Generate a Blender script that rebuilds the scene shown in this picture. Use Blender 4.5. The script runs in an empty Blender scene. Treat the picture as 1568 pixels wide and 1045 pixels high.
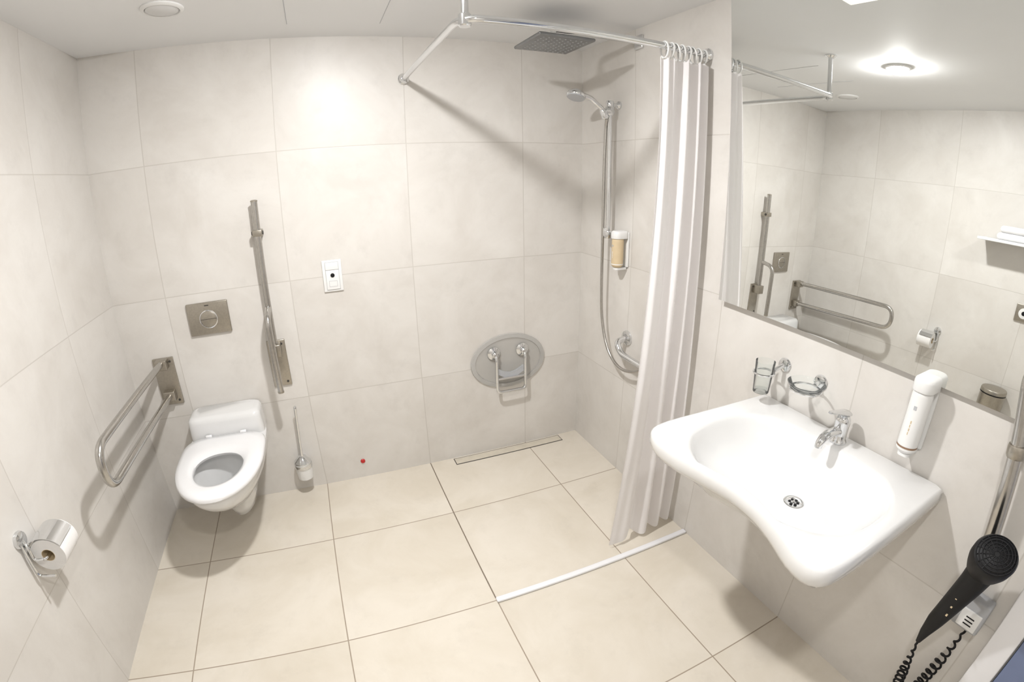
import bpy, bmesh, math
import numpy as np
from mathutils import Matrix, Vector
from math import sin, cos, pi
# ------------------------------------------------------------ camera
cx,cy,cz,yaw,pit,rol,k1,k3=-1.3819,-2.3446,1.5799,0.38598,-0.34318,-0.016084,0.059089,-1.4556e-5
f=np.array([sin(yaw)*cos(pit),cos(yaw)*cos(pit),sin(pit)])
rt=np.array([cos(yaw),-sin(yaw),0]);u_=np.cross(rt,f)
R=cos(rol)*rt+sin(rol)*u_;U=-sin(rol)*rt+cos(rol)*u_
cam=bpy.data.cameras.new('camera');co=bpy.data.objects.new('camera',cam);bpy.context.collection.objects.link(co)
co.matrix_world=Matrix([[R[i],U[i],-f[i],(cx,cy,cz)[i]] for i in range(3)]+[[0,0,0,1]])
cam.type='PANO';cam.sensor_width=36;cam.sensor_height=24;cam.clip_start=.01
cam.panorama_type='FISHEYE_LENS_POLYNOMIAL';cam.fisheye_fov=pi
cam.fisheye_polynomial_k0=0;cam.fisheye_polynomial_k1=-k1;cam.fisheye_polynomial_k2=0
cam.fisheye_polynomial_k3=-k3;cam.fisheye_polynomial_k4=0
sc=bpy.context.scene;sc.camera=co
sc.view_settings.view_transform='Standard';sc.view_settings.look='None';sc.view_settings.exposure=.14
L=2.4132;H=2.2542;FY=-2.95
JX=-.352;JY=-1.083;JZ=.5446
# ------------------------------------------------------------ materials
def newmat(n):
    m=bpy.data.materials.new(n);m.use_nodes=True
    return m,m.node_tree,m.node_tree.nodes['Principled BSDF']
def mat(n,col,rough=.5,metal=0,spec=.5,coat=0,emit=None,es=0,noise=0,nscale=20,bump=0,bscale=60):
    m,nt,b=newmat(n)
    b.inputs['Base Color'].default_value=(*col,1);b.inputs['Roughness'].default_value=rough
    b.inputs['Metallic'].default_value=metal;b.inputs['Specular IOR Level'].default_value=spec
    b.inputs['Coat Weight'].default_value=coat;b.inputs['Coat Roughness'].default_value=.03
    if emit:
        b.inputs['Emission Color'].default_value=(*emit,1);b.inputs['Emission Strength'].default_value=es
    g=nt.nodes.new('ShaderNodeNewGeometry')
    if noise:
        t=nt.nodes.new('ShaderNodeTexNoise');t.inputs['Scale'].default_value=nscale
        nt.links.new(g.outputs['Position'],t.inputs['Vector'])
        r=nt.nodes.new('ShaderNodeValToRGB')
        r.color_ramp.elements[0].position=.3;r.color_ramp.elements[1].position=.7
        r.color_ramp.elements[0].color=(*[c*(1-noise) for c in col],1);r.color_ramp.elements[1].color=(*[min(1,c*(1+noise)) for c in col],1)
        nt.links.new(t.outputs['Fac'],r.inputs['Fac']);nt.links.new(r.outputs['Color'],b.inputs['Base Color'])
    if bump:
        t=nt.nodes.new('ShaderNodeTexNoise');t.inputs['Scale'].default_value=bscale
        nt.links.new(g.outputs['Position'],t.inputs['Vector'])
        bb=nt.nodes.new('ShaderNodeBump');bb.inputs['Strength'].default_value=bump;bb.inputs['Distance'].default_value=.003
        nt.links.new(t.outputs['Fac'],bb.inputs['Height']);nt.links.new(bb.outputs['Normal'],b.inputs['Normal'])
    return m
def tilemat(n,ax,off,per,c1,c2,grout,gw,rough,gstr=1.0):
    m,nt,b=newmat(n);N=nt.nodes;K=nt.links.new
    g=N.new('ShaderNodeNewGeometry');s=N.new('ShaderNodeSeparateXYZ');K(g.outputs['Position'],s.inputs[0])
    def M(op,a,bv=None):
        q=N.new('ShaderNodeMath');q.operation=op
        for i,v in enumerate((a,bv)):
            if v is None:continue
            if isinstance(v,(int,float)):q.inputs[i].default_value=v
            else:K(v,q.inputs[i])
        return q.outputs[0]
    ids=[];masks=[]
    for i in range(2):
        v=M('DIVIDE',M('SUBTRACT',s.outputs[ax[i]],off[i]),per[i])
        ids.append(M('FLOOR',v));fr=M('FRACT',v)
        d=M('MULTIPLY',M('MINIMUM',fr,M('SUBTRACT',1.0,fr)),per[i])
        mr=N.new('ShaderNodeMapRange');mr.inputs['From Min'].default_value=gw*.35;mr.inputs['From Max'].default_value=gw*.65
        mr.inputs['To Min'].default_value=1;mr.inputs['To Max'].default_value=0;K(d,mr.inputs['Value']);masks.append(mr.outputs[0])
    mask=M('MAXIMUM',masks[0],masks[1])
    cb=N.new('ShaderNodeCombineXYZ');K(ids[0],cb.inputs[0]);K(ids[1],cb.inputs[1])
    wn=N.new('ShaderNodeTexWhiteNoise');K(cb.outputs[0],wn.inputs['Vector'])
    sc_=N.new('ShaderNodeVectorMath');sc_.operation='MULTIPLY_ADD';sc_.inputs[1].default_value=(7,7,7)
    K(wn.outputs['Color'],sc_.inputs[0]);K(g.outputs['Position'],sc_.inputs[2])
    t=N.new('ShaderNodeTexNoise');t.inputs['Scale'].default_value=3.0;t.inputs['Detail'].default_value=9;t.inputs['Roughness'].default_value=.62;t.inputs['Distortion'].default_value=.5
    K(sc_.outputs[0],t.inputs['Vector'])
    r=N.new('ShaderNodeValToRGB');e=r.color_ramp.elements
    e[0].position=.34;e[0].color=(*c1,1);e[1].position=.68;e[1].color=(*c2,1);K(t.outputs['Fac'],r.inputs['Fac'])
    # sparse, faint darker clouds typical for the stone-look tile
    t2=N.new('ShaderNodeTexNoise');t2.inputs['Scale'].default_value=9;t2.inputs['Detail'].default_value=6;t2.inputs['Roughness'].default_value=.7;K(sc_.outputs[0],t2.inputs['Vector'])
    m2=N.new('ShaderNodeMapRange');m2.inputs['From Min'].default_value=.54;m2.inputs['From Max'].default_value=.75;m2.inputs['To Min'].default_value=0;m2.inputs['To Max'].default_value=.06;K(t2.outputs['Fac'],m2.inputs['Value'])
    tv=M('SUBTRACT',M('ADD',M('MULTIPLY',wn.outputs['Value'],.035),.985),m2.outputs[0])
    mul=N.new('ShaderNodeVectorMath');mul.operation='SCALE';K(r.outputs['Color'],mul.inputs[0]);K(tv,mul.inputs['Scale'])
    mx=N.new('ShaderNodeMix');mx.data_type='RGBA';K(M('MULTIPLY',mask,gstr),mx.inputs['Factor']);K(mul.outputs[0],mx.inputs['A']);mx.inputs['B'].default_value=(*grout,1)
    K(mx.outputs['Result'],b.inputs['Base Color']);b.inputs['Roughness'].default_value=rough
    bp=N.new('ShaderNodeBump');bp.inputs['Strength'].default_value=.2;bp.inputs['Distance'].default_value=.002
    K(M('ADD',M('SUBTRACT',1.0,mask),M('MULTIPLY',t.outputs['Fac'],.25)),bp.inputs['Height']);K(bp.outputs['Normal'],b.inputs['Normal'])
    b.inputs['Specular IOR Level'].default_value=.4
    return m
WC1=(.61,.582,.545);WC2=(.69,.668,.636);WG=(.44,.41,.37)
m_back=tilemat('wall_tile_back',(0,2),(JX,JZ),(.6,.6),WC1,WC2,WG,.004,.38,.5)
m_side=tilemat('wall_tile_side',(1,2),(JY,JZ),(.605,.6),WC1,WC2,WG,.004,.38,.5)
m_floor=tilemat('floor_tile',(0,1),(JX,JY),(.6,.605),(.64,.585,.495),(.715,.665,.585),(.30,.24,.18),.0045,.33,.9)
m_ceil=mat('ceiling_paint',(.78,.785,.79),.7,noise=.01,nscale=3)
m_cer=mat('white_ceramic',(.725,.725,.722),.12,coat=.5,noise=.005)
m_seat=mat('seat_plastic',(.81,.81,.82),.2,coat=.3,noise=.004)
m_chrome=mat('chrome',(.74,.75,.76),.07,1,noise=.02)
m_steel=mat('brushed_steel',(.50,.485,.46),.22,1,noise=.05,nscale=90)
m_steel2=mat('brushed_plate',(.42,.39,.34),.34,1,noise=.06,nscale=120)
m_headm=mat('shower_head_metal',(.25,.255,.26),.32,.9,noise=.05)
m_white=mat('white_plastic',(.76,.76,.75),.35,noise=.005)
m_black=mat('black_plastic',(.008,.008,.009),.48,spec=.25,noise=.1)
m_dark=mat('dark_gap',(.05,.045,.04),.6,noise=.1)
m_grey=mat('grey_plastic',(.42,.43,.45),.4,noise=.03)
m_beige=mat('beige_label',(.60,.48,.31),.45,noise=.05)
m_orange=mat('brown_band',(.26,.16,.10),.45,noise=.05)
m_red=mat('red_plastic',(.5,.02,.02),.4,noise=.05)
m_mirror=mat('mirror_glass',(.90,.915,.90),.0,1,noise=.001)
m_towel=mat('towel_cotton',(.78,.78,.79),.95,noise=.03,bump=.5,bscale=400)
m_paper=mat('tissue_paper',(.80,.79,.78),.9,noise=.02,bump=.2,bscale=200)
m_door=mat('door_laminate_blue',(.16,.20,.33),.45,noise=.03)
m_frame=mat('door_frame_white',(.80,.80,.82),.4,noise=.01)
m_dot=mat('wall_shelf_white',(.70,.70,.70),.35,noise=.01)
m_drain=mat('drain_insert',(.60,.55,.46),.35,noise=.06)
m_lamp=mat('lamp_diffuser',(.9,.9,.9),.4,emit=(1,.99,.985),es=900,noise=.001)
m_lamp2=mat('fill_light_diffuser',(.9,.9,.9),.4,emit=(1,.985,.96),es=6,noise=.001)  # diffuser face of the added fill light
m_lampw=mat('lamp_glass_warm',(.9,.89,.85),.4,emit=(1,.96,.90),es=.6,noise=.001)
def glassmat(n,tint,ior,diff=0,dcol=(.7,.7,.7)):
    m=bpy.data.materials.new(n);m.use_nodes=True;nt=m.node_tree;N=nt.nodes;N.clear()
    o=N.new('ShaderNodeOutputMaterial');t=N.new('ShaderNodeBsdfTransparent');t.inputs[0].default_value=(*tint,1)
    g=N.new('ShaderNodeBsdfGlossy');g.inputs['Roughness'].default_value=.03
    fr=N.new('ShaderNodeFresnel');fr.inputs['IOR'].default_value=ior
    x=N.new('ShaderNodeMixShader');nt.links.new(fr.outputs[0],x.inputs[0]);nt.links.new(t.outputs[0],x.inputs[1]);nt.links.new(g.outputs[0],x.inputs[2])
    last=x
    if diff:
        no=N.new('ShaderNodeTexNoise');no.inputs['Scale'].default_value=12
        r=N.new('ShaderNodeValToRGB');r.color_ramp.elements[0].color=(*[c*.97 for c in dcol],1);r.color_ramp.elements[1].color=(*dcol,1);nt.links.new(no.outputs['Fac'],r.inputs[0])
        d=N.new('ShaderNodeBsdfDiffuse');nt.links.new(r.outputs[0],d.inputs[0])
        y=N.new('ShaderNodeMixShader');y.inputs[0].default_value=diff;nt.links.new(x.outputs[0],y.inputs[1]);nt.links.new(d.outputs[0],y.inputs[2]);last=y
    nt.links.new(last.outputs[0],o.inputs[0])
    return m
m_glass=glassmat('clear_glass',(.97,.98,.975),1.22,.05,(.8,.82,.82))
m_acry=glassmat('acrylic_plate',(.97,.97,.96),1.12,.40,(.60,.59,.57))
m_acryr=glassmat('acrylic_rim',(.97,.97,.96),1.15,.5,(.66,.65,.63))
def fabric(n):
    m=bpy.data.materials.new(n);m.use_nodes=True;nt=m.node_tree;N=nt.nodes;N.clear()
    o=N.new('ShaderNodeOutputMaterial');d=N.new('ShaderNodeBsdfDiffuse');d.inputs[0].default_value=(.91,.90,.91,1)
    t=N.new('ShaderNodeBsdfTranslucent');t.inputs[0].default_value=(.94,.90,.89,1)
    no=N.new('ShaderNodeTexNoise');no.inputs['Scale'].default_value=7;no.inputs['Detail'].default_value=4
    g=N.new('ShaderNodeNewGeometry');nt.links.new(g.outputs['Position'],no.inputs['Vector'])
    bb=N.new('ShaderNodeBump');bb.inputs['Strength'].default_value=.5;bb.inputs['Distance'].default_value=.014
    nt.links.new(no.outputs['Fac'],bb.inputs['Height']);nt.links.new(bb.outputs['Normal'],d.inputs['Normal'])
    x=N.new('ShaderNodeMixShader');x.inputs[0].default_value=.34
    nt.links.new(d.outputs[0],x.inputs[1]);nt.links.new(t.outputs[0],x.inputs[2]);nt.links.new(x.outputs[0],o.inputs[0])
    return m
m_curt=fabric('curtain_fabric')
# ------------------------------------------------------------ geometry helpers
class Obj:
    def __init__(s,name):s.n=name;s.v=[];s.f=[];s.m=[];s.mats=[];s.sm=[]
    def add(s,vs,fs,m,smooth=True):
        if m not in s.mats:s.mats.append(m)
        i=s.mats.index(m);b=len(s.v);s.v+=[tuple(v) for v in vs]
        for q in fs:s.f.append([b+k for k in q]);s.m.append(i);s.sm.append(smooth)
    def done(s,angle=35):
        me=bpy.data.meshes.new(s.n);me.from_pydata(s.v,[],s.f)
        for m in s.mats:me.materials.append(m)
        me.polygons.foreach_set('material_index',s.m);me.polygons.foreach_set('use_smooth',s.sm)
        b=bmesh.new();b.from_mesh(me);bmesh.ops.recalc_face_normals(b,faces=b.faces);b.to_mesh(me);b.free()
        me.set_sharp_from_angle(angle=math.radians(angle));me.update()
        o=bpy.data.objects.new(s.n,me);bpy.context.collection.objects.link(o);return o
    def rings(s,loops,m,c0=False,c1=False,wrap=False):
        n=len(loops[0]);vs=[p for l in loops for p in l];fs=[]
        K=len(loops)
        for i in range(K if wrap else K-1):
            j=(i+1)%K
            for k in range(n):
                k2=(k+1)%n;fs.append([i*n+k,i*n+k2,j*n+k2,j*n+k])
        if c0:fs.append(list(range(n)))
        if c1:fs.append([(K-1)*n+k for k in range(n)])
        s.add(vs,fs,m)
    def lathe(s,prof,o,axis,m,segs=32,cap=True):
        a=Vector(axis).normalized();t=Vector((0,0,1)) if abs(a.z)<.9 else Vector((1,0,0))
        x=a.cross(t).normalized();y=a.cross(x);o=Vector(o);loops=[]
        for r,h in prof:
            r=max(r,1e-4);loops.append([o+a*h+x*(r*cos(2*pi*k/segs))+y*(r*sin(2*pi*k/segs)) for k in range(segs)])
        s.rings(loops,m,cap,cap)
    def cyl(s,p0,p1,r,m,segs=28,bev=None):
        p0=Vector(p0);p1=Vector(p1);h=(p1-p0).length;b=bev if bev is not None else min(r*.15,h*.2)
        s.lathe([(r-b,0),(r,b),(r,h-b),(r-b,h)],p0,p1-p0,m,segs)
    def box(s,lo,hi,m,bev=0,seg=3,rot=None,piv=None):
        b=bmesh.new();bmesh.ops.create_cube(b,size=1)
        for v in b.verts:v.co=Vector([(lo[i]+hi[i])/2+v.co[i]*(hi[i]-lo[i]) for i in range(3)])
        if bev:bmesh.ops.bevel(b,geom=list(b.edges),offset=bev,segments=seg,profile=.5,affect='EDGES')
        if rot is not None:
            p=Vector(piv) if piv else Vector([(lo[i]+hi[i])/2 for i in range(3)])
            for v in b.verts:v.co=p+rot@(v.co-p)
        b.verts.index_update();vs=[v.co.copy() for v in b.verts];fs=[[v.index for v in q.verts] for q in b.faces];b.free()
        s.add(vs,fs,m,bool(bev))
    def tube(s,pts,r,m,segs=16,fil=0,closed=False,caps=True,nf=8):
        P=[Vector(p) for p in pts]
        if fil:
            Q=[P[0]]
            for i in range(1,len(P)-1):
                a=P[i-1]-P[i];b=P[i+1]-P[i];fr=min(fil,a.length*.49,b.length*.49)
                A=P[i]+a.normalized()*fr;B=P[i]+b.normalized()*fr
                for k in range(nf+1):
                    t=k/nf;Q.append(A*(1-t)**2+P[i]*2*t*(1-t)+B*t*t)
            Q.append(P[-1]);P=Q
        n=len(P);rs=r if isinstance(r,(list,tuple)) else [r]*n
        if len(rs)!=n:rs=[rs[0]+(rs[-1]-rs[0])*i/(n-1) for i in range(n)]
        T=[]
        for i in range(n):
            a=P[(i-1)%n] if (closed or i>0) else P[i];b=P[(i+1)%n] if (closed or i<n-1) else P[i]
            T.append((b-a).normalized())
        up=Vector((0,0,1)) if abs(T[0].z)<.9 else Vector((1,0,0))
        x=T[0].cross(up).normalized();loops=[]
        for i in range(n):
            x=(x-T[i]*x.dot(T[i])).normalized();y=T[i].cross(x)
            loops.append([P[i]+(x*cos(2*pi*k/segs)+y*sin(2*pi*k/segs))*rs[i] for k in range(segs)])
        s.rings(loops,m,caps and not closed,caps and not closed,closed)
def shell(name,lo,hi,m):
    o=Obj(name);o.box(lo,hi,m);return o.done()
T=.12
shell('wall_back',(-L-T,0,-T),(T,T,H+T),m_back)
shell('wall_left',(-L-T,FY-T,-T),(-L,0,H+T),m_side)
shell('wall_right',(0,FY-T,-T),(T,0,H+T),m_side)
shell('wall_front',(-L,FY-T,-T),(0,FY,H+T),m_back)
shell('floor',(-L,FY,-T),(0,0,0),m_floor)
shell('ceiling',(-L,FY,H),(0,0,H+T),m_ceil)
o=Obj('trim_1')  # ceiling panel joints
for x in (-1.468,-1.085):o.box((x-.0013,-.75,H-.0012),(x+.0013,-.2,H),m_grey)
o.done()
o=Obj('trim_2')  # silicone joint of the shower tray area
o.box((-.955,-1.07,0),(-.950,-.002,.0012),mat('silicone_joint',(.20,.16,.12),.6,noise=.1))
o.done()
# ------------------------------------------------------------ flush plate
o=Obj('toilet_flush_plate')
o.box((-2.062,-.014,.945),(-1.862,0,1.10),m_steel2,.004)
o.lathe([(.044,0),(.044,.004),(.040,.005),(.040,.003)],(-1.962,-.013,1.02),(0,-1,0),m_chrome,40,False)
o.lathe([(.039,0),(.039,.004),(.036,.0055)],(-1.962,-.013,1.02),(0,-1,0),m_steel2,40)
o.box((-2.000,-.0195,1.0195),(-1.924,-.017,1.0215),m_dark)
o.box((-1.972,-.0148,1.083),(-1.952,-.0135,1.088),m_dark)
o.done()
# ------------------------------------------------------------ toilet
TX=-1.972
def sec(z,hw,yf,yb=-.003,yc=None,nb=5,N=64,nf=2.1):
    if yc is None:yc=yb-(yb-yf)*.38
    l=[]
    for k in range(N):
        t=2*pi*k/N;c,s_=cos(t),sin(t)
        if s_>=0:
            n=nf;x=hw*math.copysign(abs(c)**(2/n),c);y=yc-(yc-yf)*abs(s_)**(2/n)
        else:
            n=nb;x=hw*math.copysign(abs(c)**(2/n),c);y=yc+(yb-yc)*abs(s_)**(2/n)
        l.append(Vector((TX+x,y,z)))
    return l
o=Obj('toilet')
o.rings([sec(.100,.030,-.25,-.16),sec(.103,.045,-.28,-.12),sec(.120,.062,-.315,-.06),sec(.17,.078,-.35,-.003),sec(.23,.095,-.40),sec(.285,.118,-.475),sec(.33,.148,-.56),sec(.375,.172,-.62),sec(.415,.186,-.658),sec(.445,.192,-.672),sec(.458,.190,-.670),sec(.462,.182,-.66),
 sec(.462,.135,-.60,-.26,None,2.4),sec(.455,.128,-.592,-.268,None,2.3),sec(.43,.132,-.595,-.26,None,2.3),sec(.40,.125,-.585,-.265,None,2.3),sec(.33,.098,-.53,-.27,None,2.2),sec(.27,.07,-.44,-.26,None,2.1),sec(.235,.055,-.38,-.25,None,2)],m_cer,True,True)
o.rings([sec(.262,.064,-.42,-.26,None,2),sec(.263,.03,-.36,-.30,None,2)],m_glass,False,True)
b=[(.455,.184,-.150,0),(.50,.184,-.152,0),(.550,.180,-.150,0),(.566,.178,-.146,0),(.577,.168,-.136,0),(.580,.150,-.12,0)]
lo_=[]
for z,hw,yf,_ in b:
    l=[]
    for k in range(48):
        t=2*pi*k/48;c,s_=cos(t),sin(t);n=7
        l.append(Vector((TX+hw*math.copysign(abs(c)**(2/n),c)*(1.0),min(-.003,yf/2-.002-(-yf/2)*math.copysign(abs(s_)**(2/n),s_)),z)))
    lo_.append(l)
o.rings(lo_,m_cer,False,True)
out=sec(0,.200,-.692,-.158,-.36,4.5);inn=sec(0,.110,-.588,-.325,-.44,2.2)
def mixl(t,z):return [Vector((a.x*(1-t)+b_.x*t,a.y*(1-t)+b_.y*t,z)) for a,b_ in zip(out,inn)]
o.rings([mixl(.06,.464),mixl(0,.469),mixl(0,.480),mixl(.06,.489),mixl(.3,.495),mixl(.7,.494),mixl(.94,.487),mixl(1,.478),mixl(.97,.466),mixl(.9,.463)],m_seat,False,False,True)
for s_ in (-1,1):
    o.cyl((TX+s_*.085-.015,-.166,.492),(TX+s_*.085+.015,-.166,.492),.007,m_seat)
o.done(50)
# ------------------------------------------------------------ folding grab rails at the toilet
def plate(o,x0,x1,z0,z1):
    o.box((x0,-.012,z0),(x1,0,z1),m_steel2,.003)
    for x in (x0+.018,x1-.018):
        for z in (z0+.02,z1-.02):o.lathe([(.006,0),(.006,.002),(.003,.003)],(x,-.012,z),(0,-1,0),m_dark,14)
o=Obj('toilet_grab_rail')
plate(o,-2.285,-2.180,.620,.862)
o.box((-2.262,-.060,.815),(-2.205,-.010,.862),m_steel2,.004);o.box((-2.262,-.050,.65),(-2.205,-.010,.70),m_steel2,.004)
o.tube([(-2.232,-.03,.845),(-2.232,-.87,.855),(-2.232,-.87,.700),(-2.232,-.04,.675)],.0155,m_steel,20,.076,nf=14)
o.done()
o=Obj('toilet_grab_rail')
plate(o,-1.712,-1.622,.630,.868)
o.box((-1.692,-.075,.80),(-1.642,-.010,.862),m_steel2,.004)
o.tube([(-1.668,-.045,.80),(-1.668,-.045,1.53)],.0155,m_steel,20)
o.lathe([(.0165,0),(.0165,.006),(.01,.009)],(-1.668,-.045,1.53),(0,0,1),m_steel2,20)
o.box((-1.690,-.065,1.375),(-1.646,0,1.405),m_steel2,.004)
o.cyl((-1.695,-.045,1.39),(-1.641,-.045,1.39),.009,m_dark)
o.tube([(-1.668,-.05,1.04),(-1.668,-.15,1.02),(-1.668,-.15,.66)],.0145,m_steel,20,.06)
o.lathe([(.0155,0),(.0155,.008),(.009,.010)],(-1.668,-.15,.66),(0,0,-1),m_steel2,20)
o.done()
# ------------------------------------------------------------ emergency call plate
o=Obj('emergency_call_switch')
o.box((-1.395,-.010,1.07),(-1.302,0,1.222),m_white,.003)
o.box((-1.381,-.0118,1.079),(-1.316,-.009,1.213),m_grey)
o.box((-1.3795,-.0145,1.176),(-1.3175,-.009,1.2115),m_white,.0015);o.box((-1.3795,-.0145,1.0805),(-1.3175,-.009,1.174),m_white,.002)
o.lathe([(.010,0),(.010,.003),(.007,.004)],(-1.3485,-.0145,1.150),(0,-1,0),m_black,24)
for z in (1.095,1.122):o.box((-1.368,-.0152,z),(-1.329,-.0142,z+.0013),m_grey)
for x in (-1.368,-1.330):o.box((x,-.0152,1.095),(x+.0013,-.0142,1.1233),m_grey)
o.done()
# ------------------------------------------------------------ toilet brush on the wall
o=Obj('toilet_brush_holder')
bx,by=-1.650,-.062
o.lathe([(.030,.0),(.040,.004),(.043,.03),(.045,.09),(.045,.098),(.041,.098),(.038,.03),(.0,.012)],(bx,by,.108),(0,0,1),m_white,32,False)
o.lathe([(.030,0),(.040,.004)],(bx,by,.108),(0,0,1),m_white,32)
o.lathe([(.047,0),(.048,.004),(.048,.020),(.047,.024),(.044,.024),(.044,0)],(bx,by,.178),(0,0,1),m_chrome,32,False)
o.lathe([(.046,0),(.046,.004),(.030,.022),(.018,.034),(.010,.038),(.008,.05),(.0065,.06),(.0065,.29),(.008,.30),(.008,.32),(.005,.325)],(bx,by,.207),(.07,0,1),m_chrome,28)
o.box((bx-.012,-.03,.183),(bx+.012,0,.208),m_chrome,.003);o.lathe([(.022,0),(.022,.006),(.018,.009)],(bx,0,.195),(0,-1,0),m_chrome,24)
o.done()
o=Obj('wall_pipe_cap')
o.lathe([(.013,0),(.013,.004),(.009,.008)],(-1.333,0,.105),(0,-1,0),m_red,20);o.done()
# ------------------------------------------------------------ shower seat bracket with oval plate
o=Obj('shower_seat_bracket')
cxs,czs=-.455,.565
el=lambda rx,rz,y:[Vector((cxs+rx*cos(2*pi*k/72),y,czs+rz*sin(2*pi*k/72))) for k in range(72)]
o.rings([el(.196,.134,-.008),el(.1,.07,-.008)],m_acry,False,True)
o.rings([el(.196,.134,-.003),el(.221,.158,-.002),el(.223,.160,-.006),el(.221,.158,-.011),el(.198,.136,-.012)],m_acryr,False,False,True)
for x in (-.545,-.375):
    o.lathe([(.036,.010),(.038,.014),(.037,.020),(.026,.026),(.018,.028),(.018,.05),(.012,.056)],(x,0,.625),(0,-1,0),m_chrome,32)
    o.tube([(x,-.045,.625),(x,-.060,.60),(x,-.060,.44)],.009,m_chrome,14,.02)
o.tube([(-.545,-.060,.46),(-.545,-.065,.405),(-.375,-.065,.405),(-.375,-.060,.46)],.009,m_chrome,14,.03)
o.tube([(-.545,-.06,.485),(-.375,-.06,.485)],.007,m_chrome,12)
fs=[];vs=[]
for i in range(17):
    t=i/16;x=-.535+.15*t;zb=.545-.030*sin(pi*t)
    vs+=[Vector((x,-.055,zb)),Vector((x,-.055,zb-.035)),Vector((x,-.045,zb-.035)),Vector((x,-.045,zb))]
for i in range(16):
    for k in range(4):fs.append([i*4+k,i*4+(k+1)%4,(i+1)*4+(k+1)%4,(i+1)*4+k])
fs+= [[0,1,2,3],[64,65,66,67]]
o.add(vs,fs,m_grey);o.done()
# ------------------------------------------------------------ linear drain + curb
o=Obj('linear_shower_drain')
o.box((-.815,-.075,0),(-.130,-.010,.0015),m_dark);o.box((-.811,-.070,.001),(-.134,-.015,.0030),m_drain,.0008,1);o.done()
o=Obj('shower_threshold_strip')
o.box((-.955,-1.100,0),(-.002,-1.074,.014),m_frame,.005);o.done()
# ------------------------------------------------------------ curtain rod
RZ=2.05;RY=-.94;RX=-.955
o=Obj('shower_curtain_rod')
o.tube([(RX,-.004,RZ),(RX,RY,RZ),(-.004,RY,RZ)],.0125,m_chrome,20,.075,nf=12)
for p,a in (((RX,0,RZ),(0,-1,0)),((0,RY,RZ),(-1,0,0))):
    o.lathe([(.026,0),(.027,.003),(.026,.010),(.018,.018),(.014,.028)],p,a,m_chrome,28)
px,py=RX+.020,RY+.024
o.tube([(px,py,RZ),(px,py,H-.002)],.0115,m_chrome,18)
o.lathe([(.017,-.02),(.020,-.016),(.020,.016),(.017,.02)],(px,py,RZ),(0,0,1),m_chrome,24)
o.lathe([(.030,0),(.030,.004),(.016,.014)],(px,py,H),(0,0,-1),m_chrome,28)
for i in range(8):   # curtain rings riding on the rod
    x=-.215+.0268*i;tl=.006*sin(i*2.1)
    pts=[(x+tl*cos(2*pi*k/20),RY+.021*sin(2*pi*k/20),RZ-.014+.030*cos(2*pi*k/20)) for k in range(20)]
    o.tube(pts,.0036,m_white,8,closed=True)
o.done()
# ------------------------------------------------------------ shower curtain (folds)
o=Obj('shower_curtain')
NS,NZ=280,80;vs=[];fs=[]
ztop,zbot=2.010,.030
def sm(x):x=max(0,min(1,x));return x*x*(3-2*x)
for j in range(NZ+1):
    v=j/NZ;z=ztop+(zbot-ztop)*v
    xl=-.236-.154*v**1.2;xr=-.012-.012*v
    for i in range(NS+1):
        s_=i/NS
        w_=s_**1.5
        ph=2*pi*(3.7*w_)+.7*sin(2.1*v+2.5*s_)+.35*sin(5*v)+2.6
        A=(.017+.010*v)*(.45+.65*sm((s_-.10)/.4))
        g_=.009*math.exp(-v*6)*sin(2*pi*8*s_)+.004*sin(2*pi*6.3*s_+2*v)*(1-.6*v)
        x=xl+(xr-xl)*s_+.012*sin(ph*1.0+1.2)*(.3+.7*v)*s_*(1-s_)*2
        y=RY-.010-.060*v*(1-s_)**1.3-.015*v+A*sin(ph)+g_+.006*sin(7*v+6*s_)*v
        vs.append(Vector((min(x,-.004),y,z+.010*sin(ph+1)*v**4-.006*math.exp(-v*30)*(1-cos(2*pi*8*s_)))))
for j in range(NZ):
    for i in range(NS):
        a=j*(NS+1)+i;fs.append([a,a+1,a+NS+2,a+NS+1])
o.add(vs,fs,m_curt)
o.done(80)
# ------------------------------------------------------------ rain shower head
o=Obj('rain_shower_head')
o.box((-.555,-.63,2.118),(-.305,-.38,2.133),m_headm,.007)
for i in range(9):
    for j in range(9):
        o.lathe([(.0045,0),(.003,.003)],(-.525+.0237*i,-.605+.025*j,2.119),(0,0,-1),m_grey,8)
o.lathe([(.022,0),(.020,.008),(.014,.012),(.014,.04)],(-.43,-.5,2.132),(0,0,1),m_chrome,24)
o.tube([(-.43,-.5,2.155),(-.43,-.5,2.188),(-.002,-.51,2.188)],.0125,m_chrome,18,.03)
o.box((-.012,-.54,2.155),(0,-.48,2.218),m_chrome,.004);o.done()
# ------------------------------------------------------------ hand shower with rail and hose
o=Obj('hand_shower_set')
bxr,byr=-.055,-.350
o.tube([(bxr,byr,1.27),(bxr,byr,1.935)],.011,m_chrome,18)
for z in (1.29,1.915):
    o.tube([(bxr,byr,z),(-.002,byr,z)],.010,m_chrome,14);o.lathe([(.020,0),(.020,.008),(.013,.016)],(-.0005,byr,z),(-1,0,0),m_chrome,24)
    o.lathe([(.017,-.018),(.019,-.014),(.019,.014),(.017,.018)],(bxr,byr,z),(0,0,1),m_chrome,22)
o.lathe([(.018,-.022),(.022,-.016),(.022,.016),(.018,.022)],(bxr,byr,1.885),(0,0,1),m_chrome,22)
o.cyl((bxr-.005,byr-.03,1.885),(bxr-.02,byr+.0,1.885),.014,m_chrome)
o.lathe([(.012,-.02),(.016,-.012),(.018,.02),(.017,.026)],(bxr-.035,byr,1.872),(.4,0,-.9),m_chrome,20)
o.tube([(bxr-.020,byr,1.850),(bxr-.045,byr,1.893),(bxr-.10,byr+.01,1.938),(bxr-.15,byr+.015,1.952)],[.010,.011,.0125,.016],m_chrome,18)
ax=Vector((-.30,-.15,-.92))
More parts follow.
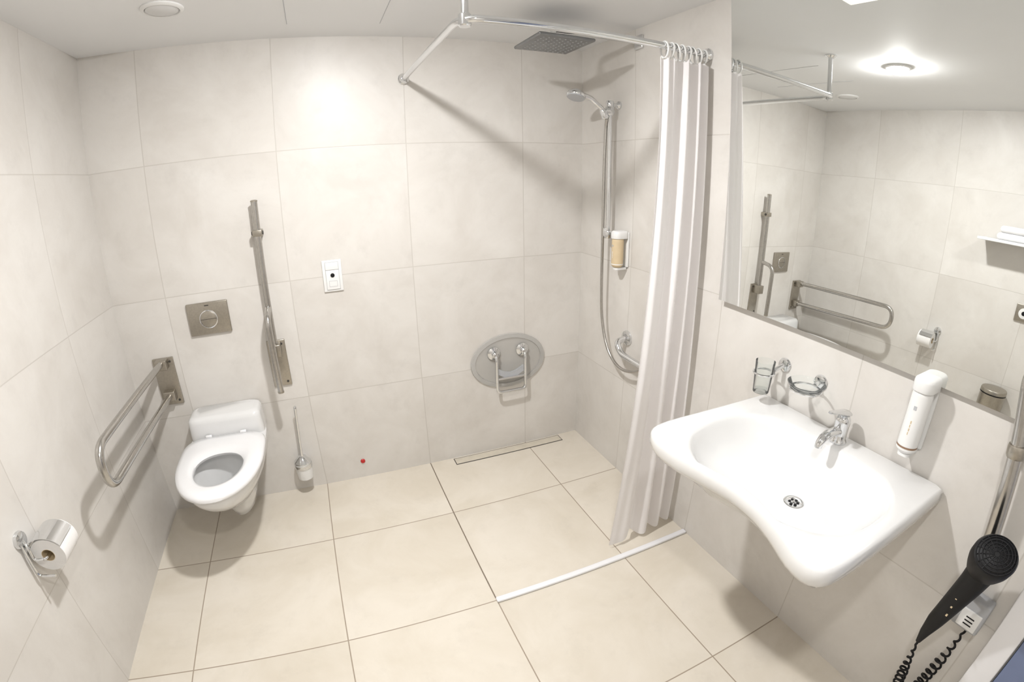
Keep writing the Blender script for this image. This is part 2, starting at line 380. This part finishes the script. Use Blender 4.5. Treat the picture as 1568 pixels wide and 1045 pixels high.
o.lathe([(.016,-.030),(.034,-.020),(.046,-.006),(.047,.002),(.044,.008)],(bxr-.175,byr+.015,1.945),ax,m_chrome,32)
o.lathe([(.042,.006),(.040,.011),(.020,.012)],(bxr-.175,byr+.015,1.945),ax,m_grey,32)
P=[(bxr-.018,byr,1.845),(bxr-.010,byr+.02,1.78),(bxr-.014,byr+.024,1.55),(bxr-.016,byr+.020,1.20),(bxr-.014,byr+.018,1.0),(bxr-.012,byr+.005,.86),(bxr-.012,byr-.045,.735),(bxr-.010,byr-.12,.665),(bxr-.008,byr-.22,.650),(bxr,byr-.34,.70),(bxr+.01,byr-.42,.82),(-.045,byr-.44,.975)]
Q=[]
PV=[Vector(p) for p in P]
for i in range(len(PV)-1):
    p0=PV[max(i-1,0)];p1=PV[i];p2=PV[i+1];p3=PV[min(i+2,len(PV)-1)]
    for k in range(10):
        t=k/10;Q.append(.5*((2*p1)+(-p0+p2)*t+(2*p0-5*p1+4*p2-p3)*t*t+(-p0+3*p1-3*p2+p3)*t**3))
Q.append(PV[-1]);o.tube(Q,.0075,m_steel,12)
o.lathe([(.013,-.02),(.015,-.012),(.015,.012),(.013,.02)],(bxr-.005,byr+.012,1.30),(0,0,1),m_chrome,18)
o.done()
o=Obj('shower_mixer_tap')
my=-.79
o.lathe([(.065,0),(.066,.004),(.062,.010),(.030,.014),(.026,.05),(.020,.056)],(0,my,1.06),(-1,0,0),m_chrome,36)
o.tube([(-.045,my,1.06),(-.060,my+.01,1.10),(-.064,my+.015,1.135)],[.010,.008,.006],m_chrome,14)
o.tube([(-.020,my,1.03),(-.045,my,.985)],.010,m_chrome,14)
o.done()
o=Obj('shower_grab_bar')
o.lathe([(.038,0),(.039,.004),(.036,.012),(.020,.016)],(0,-.485,.785),(-1,0,0),m_chrome,30)
o.tube([(-.008,-.485,.785),(-.068,-.485,.775),(-.068,-.53,.725),(-.068,-.85,.720),(-.004,-.85,.720)],.0155,m_chrome,20,.035)
o.lathe([(.038,0),(.039,.004),(.036,.012),(.020,.016)],(0,-.85,.720),(-1,0,0),m_chrome,30)
o.done()
# ------------------------------------------------------------ soap dispensers
def rrect(x0,x1,y0,y1,z,rr,n=8):
    rr=min(rr,(x1-x0)/2-.0005,(y1-y0)/2-.0005)
    l=[]
    for cx_,cy_,a0 in ((x1-rr,y1-rr,0),(x0+rr,y1-rr,90),(x0+rr,y0+rr,180),(x1-rr,y0+rr,270)):
        for k in range(n+1):
            a=math.radians(a0+90*k/n);l.append(Vector((cx_+rr*cos(a),cy_+rr*sin(a),z)))
    return l
def dispenser(name,y,z0,z1,bottle,band,r=.029,x=-.052):
    o=Obj(name);rr=r*.95
    o.box((-.012,y-.026,z0-.006),(0,y+.026,z1+.010),m_white,.005)
    def c(d,z):return rrect(x-r-.003+d,-.001-d,y-r-.002+d,y+r+.002-d,z,rr-d)
    o.rings([c(.001,z1-.020),c(0,z1-.018),c(0,z1+.006),c(.002,z1+.012),c(.006,z1+.016),c(.012,z1+.0175)],m_white,True,True)
    o.rings([rrect(x-r*.55,-.002,y-.018,y+.018,z0-.016,.012),rrect(x-r*.55,-.002,y-.018,y+.018,z0-.006,.012)],m_white,True,True)
    h=z1-z0-.016
    o.lathe([(r*.7,-.004),(r,.006),(r,h*.07)],(x,y,z0),(0,0,1),bottle,32)
    o.lathe([(r+.0003,h*.07),(r+.0003,h*.10)],(x,y,z0),(0,0,1),band,32,False)
    o.lathe([(r,h*.10),(r,h*.90),(r*.92,h*.97),(r*.8,h)],(x,y,z0),(0,0,1),bottle,32)
    for i,zz in enumerate((.30,.36,.42,.48)):
        o.box((x-r-.0006,y-.0012-.0008*(i%2),z0+h*zz),(x-r+.003,y+.0012,z0+h*(zz+.045)),m_beige if bottle is m_white else m_white)
    o.box((x-r-.0008,y-.004,z0+h*.70),(x-r+.003,y+.004,z0+h*.76),m_grey)
    o.lathe([(.006,0),(.006,.012),(.004,.016)],(x,y,z0-.004),(0,0,-1),m_grey,16)
    return o.done()
dispenser('shower_gel_dispenser',-.435,1.145,1.30,m_beige,m_white)
dispenser('soap_dispenser',-1.912,.928,1.125,m_white,m_orange,.029,-.058)
# ------------------------------------------------------------ mirror
o=Obj('wall_mirror')
def mxx(y,z):return -.0115*y+.0125*z-.061
q=[(-1.095,1.138),(-2.32,1.110),(-2.32,2.25),(-1.075,2.25)]
vs=[(mxx(y,z),y,z) for y,z in q]+[(-.0005,y,z) for y,z in q]
o.add(vs[:4],[[0,1,2,3]],m_mirror,False)
o.add(vs,[[0,1,5,4],[1,2,6,5],[2,3,7,6],[3,0,4,7],[4,5,6,7]],m_white,False)
o.done()
# ------------------------------------------------------------ washbasin
o=Obj('washbasin')
BZ=.852;bc=Vector((-.30,-1.70))
base=[(-.002,-2.042),(-.002,-1.350),(-.445,-1.332),(-.532,-1.345),(-.560,-1.41),(-.560,-1.50),(-.540,-1.60),(-.524,-1.70),(-.530,-1.79),(-.553,-1.87),(-.583,-1.94),(-.588,-2.00),(-.555,-2.042)]
dense=[]
nb_=len(base)
for i in range(nb_):
    a=Vector(base[i]);b_=Vector(base[(i+1)%nb_])
    for k in range(30):dense.append(a.lerp(b_,k/30))
for _ in range(110):
    nd=[]
    for i,p in enumerate(dense):
        if p.x>-.02:nd.append(p)
        else:nd.append((dense[i-1]+p*2+dense[(i+1)%len(dense)])/4)
    dense=nd
def outl(th):
    d=Vector((cos(th),sin(th)));best=0
    for i in range(len(dense)):
        a=dense[i]-bc;b_=dense[(i+1)%len(dense)]-bc;e=b_-a
        den=d.x*e.y-d.y*e.x
        if abs(den)<1e-12:continue
        t=(a.x*e.y-a.y*e.x)/den;s_=(a.x*d.y-a.y*d.x)/den
        if t>0 and -1e-6<=s_<=1+1e-6:best=max(best,t)
    return best
NB=144
TH=[2*pi*k/NB for k in range(NB)]
OR=[outl(t) for t in TH]
def bowl(th):
    c,s_=cos(th),sin(th)
    hx=.195 if c>0 else .240;hy=.292;n=2.6
    return (abs(c/hx)**n+abs(s_/hy)**n)**(-1/n)
BR=[min(bowl(t),r-.026) for t,r in zip(TH,OR)]
def ring(rf,z):return [Vector((bc.x+rf(k)*cos(TH[k]),bc.y+rf(k)*sin(TH[k]),z)) for k in range(NB)]
dc=Vector((-.275,-1.735))
def scaled(s_,z):
    l=[]
    for k in range(NB):
        p=Vector((bc.x+BR[k]*cos(TH[k]),bc.y+BR[k]*sin(TH[k])))
        q_=dc+(p-dc)*s_;l.append(Vector((q_.x,q_.y,z)))
    return l
def ins(d):return lambda k:OR[k]-d
def blend(t):return lambda k:OR[k]*(1-t)+BR[k]*t
loops=[scaled(.05,BZ-.185),scaled(.30,BZ-.18),scaled(.6,BZ-.155),scaled(.85,BZ-.110),ring(ins(.040),BZ-.074),ring(ins(.015),BZ-.062),ring(ins(.003),BZ-.046),ring(ins(0),BZ-.026),ring(ins(.002),BZ-.009),ring(ins(.009),BZ-.001),ring(ins(.016),BZ+.001),
 ring(blend(.85),BZ-.001)]
prof=[(1.0,-.004),(.975,-.012),(.945,-.026),(.90,-.046),(.83,-.070),(.73,-.090),(.58,-.106),(.42,-.115),(.25,-.121),(.12,-.124),(.075,-.125)]
loops+=[scaled(s_,BZ+d) for s_,d in prof]
o.rings(loops,m_cer,True,True)
dz=BZ-.1255
o.lathe([(.030,0),(.031,.002),(.027,.0035),(.022,.001)],(dc.x,dc.y,dz),(0,0,1),m_chrome,32)
for k in range(6):
    o.lathe([(.0045,0),(.0045,.0006)],(dc.x+.012*cos(k*pi/3),dc.y+.012*sin(k*pi/3),dz+.0015),(0,0,1),m_black,12)
o.lathe([(.0035,0),(.003,.0015)],(dc.x,dc.y,dz+.0015),(0,0,1),m_chrome,12)
o.tube([(dc.x,dc.y,BZ-.18),(dc.x,dc.y,BZ-.23),(-.12,dc.y,BZ-.24),(-.002,dc.y,BZ-.24)],.016,m_chrome,16,.04)
o.done(60)
# ------------------------------------------------------------ basin tap
o=Obj('basin_tap')
fx,fy=-.062,-1.705
o.lathe([(.027,0),(.028,.003),(.025,.008),(.022,.012),(.0225,.05),(.024,.066),(.023,.078),(.017,.088),(.006,.092)],(fx,fy,BZ),(0,0,1),m_chrome,32)
def ell(c,d,w,h):
    d=Vector(d).normalized();x=Vector((0,1,0));y=d.cross(x).normalized();c=Vector(c)
    return [c+x*(w*cos(2*pi*k/24))+y*(h*sin(2*pi*k/24)) for k in range(24)]
o.rings([ell((fx,fy,BZ+.035),(-1,0,.1),.014,.014),ell((fx-.03,fy,BZ+.042),(-1,0,.2),.0165,.013),ell((fx-.065,fy,BZ+.046),(-1,0,-.1),.016,.011),ell((fx-.095,fy,BZ+.040),(-1,0,-.4),.015,.0105),ell((fx-.110,fy,BZ+.026),(-.4,0,-1),.013,.011),ell((fx-.112,fy,BZ+.014),(0,0,-1),.012,.011)],m_chrome,True,True)
o.rings([ell((fx+.022,fy,BZ+.088),(-1,0,.1),.012,.005),ell((fx+.010,fy,BZ+.094),(-1,0,.2),.020,.009),ell((fx-.02,fy,BZ+.102),(-1,0,.2),.018,.008),ell((fx-.055,fy,BZ+.112),(-1,0,.25),.012,.005),ell((fx-.085,fy,BZ+.119),(-1,0,.2),.010,.0045),ell((fx-.095,fy,BZ+.120),(-1,0,0),.006,.003)],m_chrome,True,True)
o.done(50)
# ------------------------------------------------------------ tumbler & soap dish
def holder(o,y,z):
    o.lathe([(.024,0),(.025,.004),(.022,.010),(.010,.014)],(0,y,z),(-1,0,0),m_chrome,28)
o=Obj('tumbler_with_holder')
ty,tz,tx=-1.395,.895,-.088
holder(o,ty-.02,.985);o.tube([(-.01,ty-.02,.985),(-.05,ty-.012,.970)],.008,m_chrome,12)
o.tube([(tx+.036*cos(2*pi*k/28),ty+.036*sin(2*pi*k/28),.966) for k in range(28)],.0035,m_chrome,8,closed=True)
o.lathe([(.026,0),(.028,.003),(.034,.112),(.0325,.112),(.0265,.012),(.0,.010)],(tx,ty,tz),(0,0,1),m_glass,32,False)
o.lathe([(.026,0),(.0265,.010)],(tx,ty,tz),(0,0,1),m_glass,32)
o.done()
o=Obj('soap_dish_with_holder')
sy,sz,sx=-1.565,.960,-.085
holder(o,sy,.980);o.tube([(-.01,sy,.980),(-.035,sy,.973)],.008,m_chrome,12)
o.tube([(sx+.050*cos(2*pi*k/32),sy+.050*sin(2*pi*k/32),.973) for k in range(32)],.0035,m_chrome,8,closed=True)
o.lathe([(.022,0),(.030,.003),(.050,.016),(.060,.030),(.062,.034),(.058,.033),(.046,.018),(.025,.008),(.0,.006)],(sx,sy,sz),(0,0,1),m_glass,36,False)
o.lathe([(.022,0),(.022,.004),(.01,.005)],(sx,sy,sz),(0,0,1),m_glass,24)
o.done()
# ------------------------------------------------------------ hair dryer
o=Obj('hair_dryer')
A=Vector((-.205,-2.252,.874));B_=Vector((-.085,-2.226,.724));d=(B_-A).normalized()
o.lathe([(.010,-.006),(.037,-.004),(.049,.004),(.053,.016),(.053,.05),(.048,.09),(.041,.13),(.033,.160),(.028,.18),(.025,.182),(.022,.16)],A,d,m_black,40)
x=d.cross(Vector((0,0,1))).normalized();y=d.cross(x)
for r in (.009,.017,.025,.033,.040,.046):
    off=-.0065+.012*max(0,(r-.032)/.015)**2*.6
    o.tube([A+d*off+x*(r*cos(2*pi*k/36))+y*(r*sin(2*pi*k/36)) for k in range(36)],.0014,m_black,6,closed=True)
for k in range(16):
    e=x*cos(k*pi/8)+y*sin(k*pi/8)
    o.tube([A+d*-.0070+e*.006,A+d*-.0065+e*.032,A+d*-.001+e*.046],.0012,m_black,6)
hp=[A+d*.075,Vector((-.145,-2.230,.735)),Vector((-.138,-2.214,.65)),Vector((-.128,-2.198,.56)),Vector((-.12,-2.19,.50)),Vector((-.118,-2.187,.455))]
o.tube(hp,[.038,.033,.028,.023,.015,.007],m_black,20)
for z in (.685,.655,.625):o.box((-.172,-2.222,z),(-.163,-2.217,z+.003),m_beige,.001)
o.box((-.045,-2.300,.520),(0,-2.220,.630),m_grey,.008);o.box((-.050,-2.292,.530),(-.043,-2.235,.593),m_white,.003)
for zz in (.545,.557,.569):o.box((-.0508,-2.277,zz),(-.0498,-2.253,zz+.004),m_black)
o.tube([(-.02,-2.240,.62),(-.06,-2.225,.66),(-.105,-2.220,.71),(-.118,-2.235,.745)],.012,m_black,12,.02)
def coil(p0,p1,sag,turns,r=.011):
    p0=Vector(p0);p1=Vector(p1);Q=[];n=turns*12
    for i in range(n+1):
        t=i/n;c=p0.lerp(p1,t)+Vector((0,0,-sag*4*t*(1-t)))
        tt=(p1-p0)+Vector((0,0,-sag*4*(1-2*t)));tt.normalize()
        x=tt.cross(Vector((1,.2,0))).normalized();y=tt.cross(x)
        e=min(1,t*8,(1-t)*8);a=2*pi*turns*t
        Q.append(c+(x*cos(a)+y*sin(a))*r*e)
    o.tube(Q,.0036,m_black,7)
coil((-.118,-2.187,.455),(-.02,-2.27,.522),.34,40,.013)
o.done()
# ------------------------------------------------------------ right grab rail
o=Obj('basin_grab_rail')
o.lathe([(.030,0),(.031,.004),(.028,.010),(.020,.014)],(0,-2.215,.775),(-1,0,0),m_steel2,28)
o.tube([(-.006,-2.215,.775),(-.054,-2.213,.785),(-.054,-2.174,1.08),(-.054,-2.150,1.22),(-.004,-2.145,1.24)],.019,m_steel,24,.022)
o.lathe([(.0235,-.016),(.0255,-.010),(.0255,.010),(.0235,.016)],(-.054,-2.179,1.055),(0,.13,1),m_steel2,28)
o.done()
# ------------------------------------------------------------ toilet paper holder
o=Obj('toilet_paper_holder')
wx=-L;rx,rz=wx+.068,.690
ya,yb=-1.165,-1.065
o.lathe([(.021,0),(.055,0),(.056,.003),(.056,.097),(.055,.10),(.021,.10)],(rx,ya,rz),(0,1,0),m_paper,40,False)
o.lathe([(.021,.10),(.0195,.10),(.0195,0),(.021,0)],(rx,ya,rz),(0,1,0),m_beige,32,False)
vs=[];fs=[];NC=18
for i in range(NC+1):
    a=math.radians(170-140*i/NC)
    for rr in (.062,.0645):
        for y in (ya-.004,yb-.012):vs.append((rx+rr*cos(a),y,rz+rr*sin(a)))
for i in range(NC):
    b0=i*4;b1=b0+4
    fs+=[[b0,b0+1,b1+1,b1],[b0+2,b0+3,b1+3,b1+2],[b0,b0+2,b1+2,b1],[b0+1,b0+3,b1+3,b1+1]]
fs+=[[0,1,3,2],[NC*4,NC*4+1,NC*4+3,NC*4+2]]
o.add(vs,fs,m_chrome)
o.lathe([(.027,0),(.028,.004),(.025,.012),(.012,.016)],(wx,-1.165,.755),(1,0,0),m_chrome,28)
o.tube([(wx+.01,-1.165,.755),(wx+.03,-1.18,.74),(wx+.03,-1.182,rz),(rx,-1.182,rz),(rx,-1.06,rz)],.0045,m_chrome,12,.015)
o.tube([(wx+.012,-1.18,.745),(wx+.012,-1.18,.63),(rx,-1.18,.625)],.004,m_chrome,10,.02)
o.done()
# ------------------------------------------------------------ things seen in the mirror (left wall, nearer the entrance)
o=Obj('towel_shelf')
o.box((-L,-1.98,1.436),(-L+.20,-1.345,1.454),m_dot,.003);o.done()
o=Obj('folded_towels')
for i,(y0,y1) in enumerate(((-1.90,-1.455),(-1.885,-1.47))):
    z0=1.454+.044*i
    o.box((-L+.02,y0,z0),(-L+.185,y1,z0+.044),m_towel,.0205,5)
o.done()
o=Obj('wall_outlet')
o.box((-L,-1.750,.975),(-L+.012,-1.640,1.085),m_steel2,.003);o.lathe([(.034,0),(.034,.004),(.030,.005)],(-L+.012,-1.695,1.03),(1,0,0),m_white,30);o.lathe([(.014,0),(.014,.003)],(-L+.016,-1.695,1.03),(1,0,0),m_black,24);o.done()
o=Obj('waste_bin')
o.lathe([(.080,0),(.084,.004),(.084,.235),(.086,.237),(.086,.262),(.082,.268),(.02,.275)],(-L+.10,-1.67,.265),(0,0,1),m_steel2,40);o.lathe([(.0862,.236),(.0862,.244)],(-L+.10,-1.67,.265),(0,0,1),m_black,40,False)
o.box((-L,-1.70,.30),(-L+.03,-1.64,.50),m_steel,.003);o.done()
# ------------------------------------------------------------ ceiling vent
o=Obj('ceiling_vent')
o.lathe([(.076,0),(.076,.004),(.070,.009),(.062,.010),(.060,.004),(.058,.001)],(-1.89,-.48,H),(0,0,-1),m_white,48,False)
o.lathe([(.057,.001),(.057,.008),(.052,.011),(.0,.013)],(-1.89,-.48,H),(0,0,-1),mat('vent_disc',(.66,.66,.66),.5,noise=.01),48,False)
o.done()
# ------------------------------------------------------------ lights
def arealamp(x,y,z,W,r,col):
    l=bpy.data.lights.new('lamp_and_fill_area','AREA');l.shape='DISK';l.size=2*r;l.energy=W;l.color=col  # shared by the dome lamp and the added fill light
    lo=bpy.data.objects.new('lamp_and_fill_area',l);lo.location=(x,y,z);bpy.context.collection.objects.link(lo)
o=Obj('ceiling_dome_lamp')
lx,ly=-1.25,-1.12
o.lathe([(.066,0),(.066,.005),(.060,.009),(.052,.009),(.050,.004)],(lx,ly,H),(0,0,-1),m_white,48,False)
o.lathe([(.048,.004),(.048,.010),(.043,.017),(.032,.022),(.015,.025),(.0,.0255)],(lx,ly,H),(0,0,-1),m_lamp,40,False);o.done()
arealamp(lx,ly,H-.027,9,.045,(1,.99,.98))
def fill_light(x,y,W,r=.05):
    o=Obj('added_fill_light')
    o.lathe([(r+.022,0),(r+.022,.005),(r+.016,.009),(r+.004,.010),(r,.004)],(x,y,H),(0,0,-1),m_white,40,False)
    o.lathe([(r,.002),(.0,.003)],(x,y,H),(0,0,-1),m_lamp2,40,False);o.done()
    arealamp(x,y,H-.014,W,r,(1,.98,.95))
fill_light(-1.24,-2.35,12)  # added fill near the camera, an unseen fixture put in to brighten the room
o=Obj('mirror_lamp')
o.box((-.10,-2.0,2.142),(-.003,-1.49,2.175),m_lampw,.006);o.box((-.06,-1.9,2.175),(-.003,-1.55,H),m_white,.004);o.done()
# ------------------------------------------------------------ door frame / door leaf at the right edge
o=Obj('trim_3')
o.box((-.045,-2.400,0),(-.0005,-2.335,2.10),m_frame,.004);o.done()
o=Obj('door_1')
o.box((-.042,-2.94,.005),(-.0015,-2.405,2.08),m_door,.003)
o.lathe([(.024,0),(.024,.006),(.010,.010),(.010,.045)],(-.042,-2.85,1.02),(-1,0,0),m_steel,24);o.tube([(-.082,-2.85,1.02),(-.082,-2.73,1.02)],.009,m_steel,14)
o.done()
w=bpy.data.worlds.new('world');sc.world=w;w.use_nodes=True;w.node_tree.nodes['Background'].inputs[0].default_value=(.8,.85,.9,1);w.node_tree.nodes['Background'].inputs[1].default_value=.3
